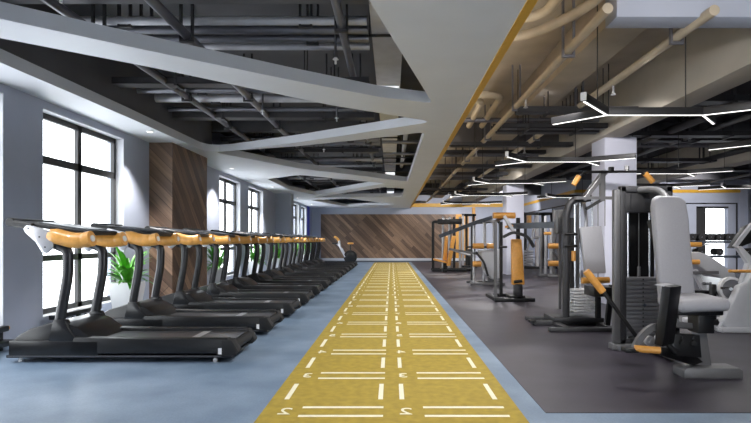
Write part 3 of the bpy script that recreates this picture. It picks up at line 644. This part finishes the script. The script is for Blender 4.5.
# --- row behind: machines seen between the pad and the near tower
o_ = (5.1, 17.8, 0)
t = thing('leg_press_machine', o_, 'light framed machine with orange rollers standing between the two columns', 'exercise machine')
for px, m_, top in ((541, 'greyframe', 222), (545.5, 'silver', 216), (551, 'silver', 226), (554, 'greyframe', 210)): tb('upright', [at(px, 275, 17.8), at(px, top, 17.8)], .05, m_)
for y in (246, 263.5): tb('roller', [at(548.5, y, 17.3), at(558.5, y, 17.3)], .09, 'orange', n=14, lab='orange roller')
tb('handle', [at(544, 233.5, 17.3), at(551, 233.5, 17.3)], .05, 'orange', lab='orange handle')
tb('lever', [at(553, 252, 17.4), at(560, 260, 17.4), at(563, 270, 17.4)], .04, 'greyframe', .1)
g = G(o_); g.box(at(544, 245, 17.9), (.22, .2, .9), None, .03); g.build('weight_housing', 'blackmatte', t)
g = G(o_); g.b2((5.0, 17.2, .005), (5.95, 17.35, .09), .01); g.b2((4.85, 17.7, .005), (5.7, 17.9, .09), .01); g.b2((5.3, 17.2, .005), (5.45, 17.9, .09)); g.build('base_frame', 'greyframe', t)
o_ = (5.2, 22.8, 0)
t = thing('cable_crossover', o_, 'tall dark cable frame with orange pad beside the far column', 'exercise machine')
for px, m_ in ((524.5, 'blackframe'), (537, 'silver'), (543, 'blackframe'), (552, 'blackframe')): tb('upright', [at(px, 268.5, 22.8), at(px, 213, 22.8)], .06, m_, sq=True)
tb('top_beam', [at(522, 213.8, 22.8), at(553, 213.8, 22.8)], .06, 'blackframe', sq=True)
tb('arm', [at(536, 216, 22.5), at(532, 240, 22.5)], .05, 'silver'); tb('arm', [at(527, 250, 22.5), at(532, 238, 22.5), at(544, 236, 22.5)], .04, 'silver', .1)
tb('pad', [at(529, 224.5, 22.4), at(529, 215.5, 22.4)], .1, 'orange', n=14, lab='orange pad')
for k in range(6):
    g = G(o_); z = .12+k*.11; g.b2((5.55, 22.7, z), (5.95, 22.9, z+.09), .01); g.build('weight_plate', 'plates', t)
g = G(o_); g.b2((5.45, 22.5, .005), (6.9, 23.1, .09), .01); g.build('base_frame', 'black', t)
o_ = (6.2, 12.6, 0)
t = thing('ab_bench', o_, 'sloping grey bench with orange rollers behind the tall backrest', 'bench')
Yb = 12.2
g = G(o_); top = [(684, 252), (700, 252), (709, 255), (722, 264), (736, 274)]; bot = [(736, 280), (714, 277), (702, 268), (690, 262), (684, 260)]
g.prism([at(a, b_, Yb) for a, b_ in top+bot], (0, .45, 0), .03, 3); g.build('bench_body', 'hull', t)
for y, x1 in ((244.5, 701), (262, 699)): tb('roller', [at(688, y, Yb-.1), at(x1, y, Yb-.1)], .055, 'orange', n=14, lab='orange roller')
tb('roller_bar', [at(684, 244.5, Yb-.1), at(709, 244.5, Yb-.1)], .02, 'chrome')
tb('leg', [at(694, 270, Yb), at(705, 292, Yb)], .05, 'hull', sq=True); tb('leg', [at(730, 278, Yb), at(733, 292, Yb)], .05, 'greyframe', sq=True)
tb('peg', [at(702, 283.5, Yb-.2), at(711, 283.5, Yb-.2)], .03, 'chrome'); tb('cross_bar', [at(686, 273, Yb-.1), at(718, 272.5, Yb-.1)], .035, 'greyframe', sq=True)
g = G(o_); g.b2((6.5, 12.0, .005), (7.3, 12.14, .08), .01); g.b2((6.9, 12.0, .005), (7.75, 12.6, .06), .01); g.build('base_frame', 'black', t)

# --- plate loaded machine on the right edge
o_ = (4.9, 7.2, 0)
t = thing('plate_loaded_press', o_, 'white plate loaded machine with round weight disc at the right edge', 'exercise machine')
g = G(o_); g.prism([at(723, 321, 7.0), at(728, 331, 7.0), at(775, 331, 7.0), at(775, 252, 7.0), at(757, 262, 7.0), at(748, 283, 7.0), at(740, 286, 7.0)], (0, .12, 0), .02, 3); g.build('side_panel', 'hull', t, 'large white side panel')
g = G(o_); g.prism([at(737, 247, 7.1), at(742, 246, 7.1), at(757, 262, 7.1), at(745, 284, 7.1), at(741, 284, 7.1), at(748, 263, 7.1)], (0, .08, 0), .01); g.build('fork', 'hull', t)
for dy in (0, .11):
    g = G(o_); p = at(730.5, 289, 7.3+dy); g.cyl(p-Vector((0, .03, 0)), p+Vector((0, .03, 0)), .165, n=40); d = g.build('weight_disc', 'whiteplate', t)
    if dy == 0:
        g = G(o_); g.cyl(p-Vector((0, .034, 0)), p-Vector((0, .03, 0)), .13, n=32); g.build('disc_face', 'plates', d)
tb('disc_peg', [at(731, 289, 7.0), at(731, 289, 7.26)], .022, 'chrome'); tb('disc_peg', [at(721, 288, 7.1), at(728, 288, 7.1)], .018, 'chrome')
tb('peg', [at(737, 289, 7.3), at(752, 287, 7.3)], .03, 'greyframe')
tb('orange_bar', [at(729, 271, 6.9), at(770, 271.5, 6.9)], .02, 'orange', n=12, lab='orange bar')
tb('pad_arm', [at(734.5, 247, 7.1), at(752, 224, 7.1)], .022, 'hull', sq=True)
g = G(o_); g.prism([at(737, 249, 7.15), at(752, 243, 7.15), at(764, 222, 7.15), at(753, 226, 7.15)], (0, .25, 0), .02); g.build('pad', 'black', t)
for a, b_ in (((718, 330), (723, 320)), ((711, 325), (722, 333))): tb('foot_tube', [at(*a, 7.05), at(*b_, 7.05)], .022, 'hull')
g = G(o_); g.b2((4.25, 6.95, .005), (5.3, 7.1, .07), .015); g.b2((4.5, 7.0, .005), (4.62, 7.9, .07), .01); g.b2((4.25, 7.8, .005), (5.2, 7.92, .07), .01); g.build('base_frame', 'hull', t)
g = G(o_); g.b2((4.35, 7.35, .07), (4.42, 7.42, .6), .01); g.b2((4.35, 7.3, .05), (4.75, 7.42, .12), .01); g.build('disc_stand', 'black', t)
# --- machine between column and tower, silver lat frame behind
o_ = (3.5, 8.9, 0)

# --- dumbbell rack
o_ = (9.6, 15.6, 0)
t = thing('dumbbell_rack', o_, 'long black dumbbell rack in front of the white window', 'rack')
for z in (1.14, .72, .3):
    g = G(o_); g.b2((7.9, 15.45, z), (11.4, 15.85, z+.035)); g.b2((7.9, 15.44, z-.03), (11.4, 15.46, z+.03)); g.build('shelf', 'slate', t)
for x in (7.9, 11.38):
    g = G(o_); g.b2((x, 15.47, 0.004), (x+.06, 15.83, 1.14), .005); g.build('upright', 'black', t)
D0 = None
def dumbbell():
    d = thing('dumbbell', (0, 0, 0), '', 'dumbbell', '')
    g = G(); g.cyl((0, -.17, 0), (0, -.07, 0), .102, n=12); g.build('head', 'blackmatte', d)
    g = G(); g.cyl((0, .07, 0), (0, .17, 0), .102, n=12); g.build('head', 'blackmatte', d)
    g = G(); g.cyl((0, -.175, 0), (0, .175, 0), .018); g.build('handle', 'chrome', d); return d
D0 = dumbbell(); index(D0); first = True
for r, z in enumerate((1.175, .755)):
    for k in range(13):
        if r == 1 and k not in (3, 5, 8, 9, 11): continue
        d = D0 if first else copy_tree(D0); first = False
        d.location = (8.1+k*.262, 15.65, z+.108)
        d['group'] = 'dumbbells on the %s shelf of the rack' % ('top' if r == 0 else 'middle')
        d['label'] = 'black round dumbbell, %s from the left on the %s shelf' % (ORD[k], 'top' if r == 0 else 'middle')

# ================================================================== CEILING SERVICES
def pipe(name, pts, r, m, label, cat, group=None, fil=0, hang=None):
    p0 = Vector(pts[0])
    if not hang:
        g = G(p0); g.tube(pts, r, fil, 12); return tag(g.build(name, m), label, cat, group)
    t = thing(name, p0, label, cat, group)
    g = G(p0); g.tube(pts, r, fil, 12); g.build('pipe_run', m, t)
    if hang:
        for x, y, z in hang:
            g = G(p0); g.b2((x-.07, y-.02, z-r-.025), (x+.07, y+.02, z-r)); g.b2((x-.07, y-.02, z-r), (x-.048, y+.02, SL)); g.b2((x+.048, y-.02, z-r), (x+.07, y+.02, SL)); g.build('hanger', 'pipedark' if m != 'pipebeige' else 'pipe', t)
    return t
def tray(a, b, zc, wd, m, label, group, along='x'):
    t = thing('cable_tray', ((a[0]+b[0])/2, (a[1]+b[1])/2, zc), label, 'cable tray', group); o = t.location.copy()
    g = G(o)
    if along == 'x':
        g.b2((a[0], a[1]-wd/2, zc), (b[0], a[1]-wd/2+.015, zc+.09)); g.b2((a[0], a[1]+wd/2-.015, zc), (b[0], a[1]+wd/2, zc+.09)); g.b2((a[0], a[1]-wd/2, zc), (b[0], a[1]+wd/2, zc+.012))
    else:
        g.b2((a[0]-wd/2, a[1], zc), (a[0]-wd/2+.015, b[1], zc+.09)); g.b2((a[0]+wd/2-.015, a[1], zc), (a[0]+wd/2, b[1], zc+.09)); g.b2((a[0]-wd/2, a[1], zc), (a[0]+wd/2, b[1], zc+.012))
    g.build('channel', m, t)
    n = max(2, int((Vector(b)-Vector(a)).length/1.6))
    for k in range(n):
        u = (k+.5)/n; x = a[0]+(b[0]-a[0])*u; y = a[1]+(b[1]-a[1])*u
        g = G(o)
        for s in (-1, 1):
            dx, dy = (0, s*wd*.55) if along == 'x' else (s*wd*.55, 0)
            g.cyl((x+dx, y+dy, zc-.03), (x+dx, y+dy, SL), .009, n=6)
        g.b2((x-(.02 if along == 'x' else wd*.6), y-(wd*.6 if along == 'x' else .02), zc-.03), (x+(.02 if along == 'x' else wd*.6), y+(wd*.6 if along == 'x' else .02), zc)); g.build('hanger', 'pipedark', t)
    return t
# galvanised duct over the track
t = thing('ventilation_duct', (-.04, 1, 3.5), 'long silver ventilation duct above the openings beside the central ceiling band', 'duct'); o = t.location.copy()
g = G(o); g.b2((-.22, 1.3, 3.5), (.13, 28.5, 3.78))
g.build('duct_body', 'duct', t)
for y in (8.1, 18.3, 25.6):
    g = G(o); g.b2((-.2, y, 3.485), (.11, y+1.2, 3.5)); g.build('glowing_patch', 'glowpatch', t, 'white glowing patch')  # thin white emissive patches on the duct underside
for y in range(3, 29, 3):
    g = G(o); g.b2((-.25, y, 3.46), (.16, y+.03, 3.485)); g.b2((-.25, y, 3.46), (-.235, y+.03, SL)); g.b2((.145, y, 3.46), (.16, y+.03, SL)); g.build('hanger', 'pipedark', t)
# lengthwise pipes, left
WHERE = ['above the middle of the treadmill row', 'above the rear ends of the treadmills', 'above the left edge of the track']
for i, (x, z, r) in enumerate([(-3.03, 3.32, .045), (-2.12, 3.32, .05), (-.52, 3.42, .045)]):
    pipe('ceiling_pipe', [(x, 1.4, z), (x, 28.5, z)], r, 'pipe', 'long grey ceiling pipe running away from the camera ' + WHERE[i], 'pipe', 'lengthwise pipes over the ceiling openings', hang=[(x, y, z) for y in (3.6, 5.6, 8.0, 10.0, 12.2, 15.2, 18.6, 22, 25.4)])
# crosswise pipes in bundles, left
BN = ['nearest', 'second', 'third', 'fourth', 'fifth', 'farthest']
for i, y in enumerate((5.62, 8.0, 11.9, 14.9, 19.0, 24.4)):
    if i == 0: ys = [(5.68, .045, 3.5), (5.92, .045, 3.5), (6.18, .045, 3.5), (6.44, .04, 3.5)]
    else: ys = [(y, .055, 3.42), (y+.3, .04, 3.5), (y+.62, .07, 3.46), (y+1.1, .04, 3.4)]
    for k, (yy, r, z) in enumerate(ys):
        pipe('ceiling_pipe', [(-3.75, yy, z), (-.26, yy, z)], r, 'pipe' if (k+i) % 3 else 'duct', 'grey crosswise ceiling pipe, %s of four in the %s bundle' % (ORD[k], BN[i]), 'pipe', 'crosswise pipes over the treadmill side', hang=[(x, yy, z) for x in (-2.8, -.9)] if k % 2 == 0 else None)
# dark trays crosswise
for i, y in enumerate((7.3, 9.3, 12.9, 16.4, 20.4, 26.4)):
    tray((-3.72, y), (-.3, y), 3.28, .22, 'pipedark', 'dark cable tray crossing the ceiling openings, %s from the camera' % ORD[i], 'crosswise cable trays over the treadmill side')
# short branch pipes with sprinklers
SP = [(-2.72, 4.45, 'by the near left beam'), (-.62, 6.0, 'beside the silver duct, nearest'), (-2.0, 8.4, 'above the third treadmill'), (-.9, 8.9, 'above the aisle at the second opening'), (-1.5, 12.0, 'in the third ceiling opening'), (.35, 9.8, 'right of the silver duct'), (.3, 13.4, 'farther right of the silver duct')]
for x, y, l in SP:
    t = thing('sprinkler', (x, y, 3.2), 'small white ceiling sprinkler ' + l, 'sprinkler', 'sprinklers in the ceiling openings')
    g = G((x, y, 3.2)); g.cyl((x, y, 3.22), (x, y, SL), .014, n=8); g.build('drop_pipe', 'pipe', t)
    g = G((x, y, 3.2)); g.cyl((x, y, 3.2), (x, y, 3.22), .035, .02); g.cyl((x, y, 3.15), (x, y, 3.2), .012); g.build('head', 'white', t)
for k, (x, y, l) in enumerate([(.33, 8.6, 'in front'), (.33, 15.6, 'at the end')]):
    pass
pipe('ceiling_pipe', [(.3, 9.0, 3.4), (.3, 16.2, 3.4)], .05, 'duct', 'short silver pipe right of the duct in the third opening', 'pipe', hang=[(.3, 10, 3.4), (.3, 12, 3.4), (.3, 14, 3.4)])
for k in range(4): pipe('ceiling_pipe', [(-.2, 10+k*1.6, 3.3), (.9, 10+k*1.6, 3.3)], .035, 'pipe', 'short grey cross pipe under the duct, %s from the camera' % ORD[k], 'pipe', 'short cross pipes right of the duct')

# right side pipes
pipe('ceiling_pipe', [(1.96, 4.9, 3.3), (1.96, 29.5, 3.3)], .05, 'pipebeige', 'long beige sprinkler pipe running along the yellow edged ceiling', 'pipe', hang=[(1.96, y, 3.3) for y in (6, 8.5, 11, 14, 17, 21, 25)])
pipe('ceiling_pipe', [(2.95, 4.94, 3.3), (2.95, 29.5, 3.3)], .05, 'pipebeige', 'long beige sprinkler pipe left of the big concrete beam', 'pipe', hang=[(2.95, y, 3.3) for y in (5.6, 8.5, 11, 14, 17, 21, 25)])
CV = [([(1.07, 5.75, 3.55), (1.6, 5.7, 3.55), (1.7, 3.2, 3.6)], 'nearest'), ([(1.07, 6.15, 3.5), (1.55, 6.1, 3.5), (1.98, 5.4, 3.52), (2.05, 3.2, 3.6)], 'second'), ([(1.07, 5.2, 3.6), (1.36, 5.1, 3.6), (1.42, 3.2, 3.6)], 'leftmost'),
      ([(1.07, 8.6, 3.5), (1.76, 8.55, 3.5), (1.82, 10.9, 3.5)], 'third'), ([(1.07, 8.95, 3.5), (1.5, 8.9, 3.5), (1.56, 10.9, 3.5)], 'fourth')]
for p, l in CV: pipe('curved_pipe', p, .055, 'pipebeige', 'beige bent pipe coming from the yellow ceiling edge, %s' % l, 'pipe', 'bent beige pipes by the yellow edge', fil=.35)
for i, y in enumerate((8.55, 9.75, 10.15, 10.6, 11.6, 13.6, 15.0, 18.0, 21.8, 24.6)):
    x1 = 3.86; tray((1.97 if y < 11 else 1.1, y), (x1, y), 3.36 if i % 2 and i != 1 else 3.2, .2, 'pipedark', 'dark cable tray crossing above the machines, %s from the camera' % ORD[i], 'crosswise trays above the machines')
for i, y in enumerate((6.9, 8.3, 9.1, 11.0, 12.2, 14.6, 17.4)):
    tray((4.35, y), (XR-.3, y), 3.3 if i % 2 else 3.42, .3, 'pipedark', 'dark cable tray right of the concrete beam, %s from the camera' % ORD[i], 'crosswise trays right of the beam')
for i, (x, z, r) in enumerate([(4.9, 3.5, .06), (5.6, 3.4, .08), (6.5, 3.45, .05), (8.6, 3.4, .07), (9.6, 3.5, .05), (12.0, 3.4, .06)]):
    pipe('ceiling_pipe', [(x, 3.0, z), (x, 21.0, z)], r, 'pipedark' if i % 2 else 'greyframe', 'dark lengthwise pipe right of the concrete beam, %s from the beam' % ORD[i], 'pipe', 'lengthwise pipes right of the beam', hang=[(x, y, z) for y in (6, 9, 12, 15, 18)])
for i, y in enumerate((10.2, 14.4, 16.8, 19.0)):
    pipe('ceiling_pipe', [(1.1, y, 3.46), (3.9, y, 3.46)], .045, 'pipe', 'grey crosswise pipe above the machines, %s from the camera' % ORD[i], 'pipe', 'crosswise pipes above the machines')
SP = [((588-CX)*2.0/(CY-33), 'nearest on the left beige pipe', 5.4), (0, '', 0)]
for x, y, l in ((1.96, 7.9, 'on the left beige pipe, nearest'), (2.95, 7.2, 'on the right beige pipe, nearest'), (1.96, 12.5, 'on the left beige pipe, farther'), (2.95, 12.0, 'on the right beige pipe, farther')):
    g = G((x, y, 3.12)); g.cyl((x, y, 3.16), (x, y, 3.26), .016, n=8); g.cyl((x, y, 3.13), (x, y, 3.16), .035, .02); tag(g.build('sprinkler', 'silver'), 'small pale sprinkler ' + l, 'sprinkler', 'sprinklers above the machines')

# hexagonal branching pendant lamps
ZL = 2.5
def pendant(x, y, label, full=True):
    t = thing('pendant_lamp', (x, y, ZL), label, 'lamp', 'branching LED lamps above the machines')
    n1 = Vector((0, 0, 0)); n2 = Vector((1.0, 0, 0))
    ends = [(n1, n2), (n1, Vector((-.43, -.55, 0))), (n1, Vector((-.42, .45, 0))), (n2, Vector((1.36, .42, 0))), (n2, Vector((1.62, -.42, 0)))]
    for a, b in ends:
        d = (b-a); L = d.length; ang = math.atan2(d.y, d.x)
        g = G(); g.box((a+b)/2+Vector((0, 0, .04)), (L+.03, .05, .075), (0, 0, ang), .003); h = g.build('housing', 'blackframe', t)
        g = G(); g.box((a+b)/2+Vector((0, 0, -.003)), (L+.01, .02, .004), (0, 0, ang)); g.build('diffuser', 'led', t, 'white glowing strip')
    g = G(); g.box(Vector((-.44, -.56, .045)), (.012, .055, .078), (0, 0, math.atan2(-.55, -.43))); g.build('end_cap', 'white', t)
    for p in ((-.2, -.27), (.82, 0)):
        g = G(); g.cyl((p[0], p[1], .08), (p[0], p[1], SL-ZL), .006, n=6); g.build('suspension_wire', 'black', t)
    return t
L0 = pendant(0, 0, ''); index(L0); k = 0
PP = [(2.24, 5.63, 'nearest, over the near machines'), (2.24, 9.0, 'second from the camera, over the cable tower'), (2.24, 12.4, 'third from the camera, left side'), (2.24, 15.8, 'fourth from the camera, left side'), (2.24, 19.4, 'farthest on the left side'),
      (5.0, 7.35, 'right of the concrete beam, nearest'), (4.8, 10.6, 'right of the concrete beam, behind the near column'), (5.9, 13.2, 'right of the beam, third from the camera'), (5.0, 16.5, 'right of the beam, fourth from the camera'), (8.2, 9.6, 'far right, above the dumbbells'), (8.4, 13.6, 'far right, farthest')]
for x, y, l in PP:
    o = L0 if k == 0 else copy_tree(L0); k += 1
    light('AREA', 'lamp_light', (x+.5, y, ZL-.012), (x+.5, y, 0), 15, (1, .985, .97), shape='RECTANGLE', size=1.0, size_y=0.02)
    o.location = (x, y, ZL); o['label'] = 'black branching LED pendant lamp, ' + l
# recessed downlights
for i, (x, y) in enumerate(DOWN):
    t = thing('downlight', (x, y, CEIL), 'small round recessed downlight in the white soffit, %s from the camera' % ORD[i], 'lamp', 'downlights along the window side')
    g = G((x, y, CEIL)); g.cyl((x, y, CEIL-.012), (x, y, CEIL+.001), .06, n=24); g.build('rim', 'white', t)
    g = G((x, y, CEIL)); g.cyl((x, y, CEIL-.018), (x, y, CEIL-.012), .042, n=20); g.build('lens', 'lens', t)
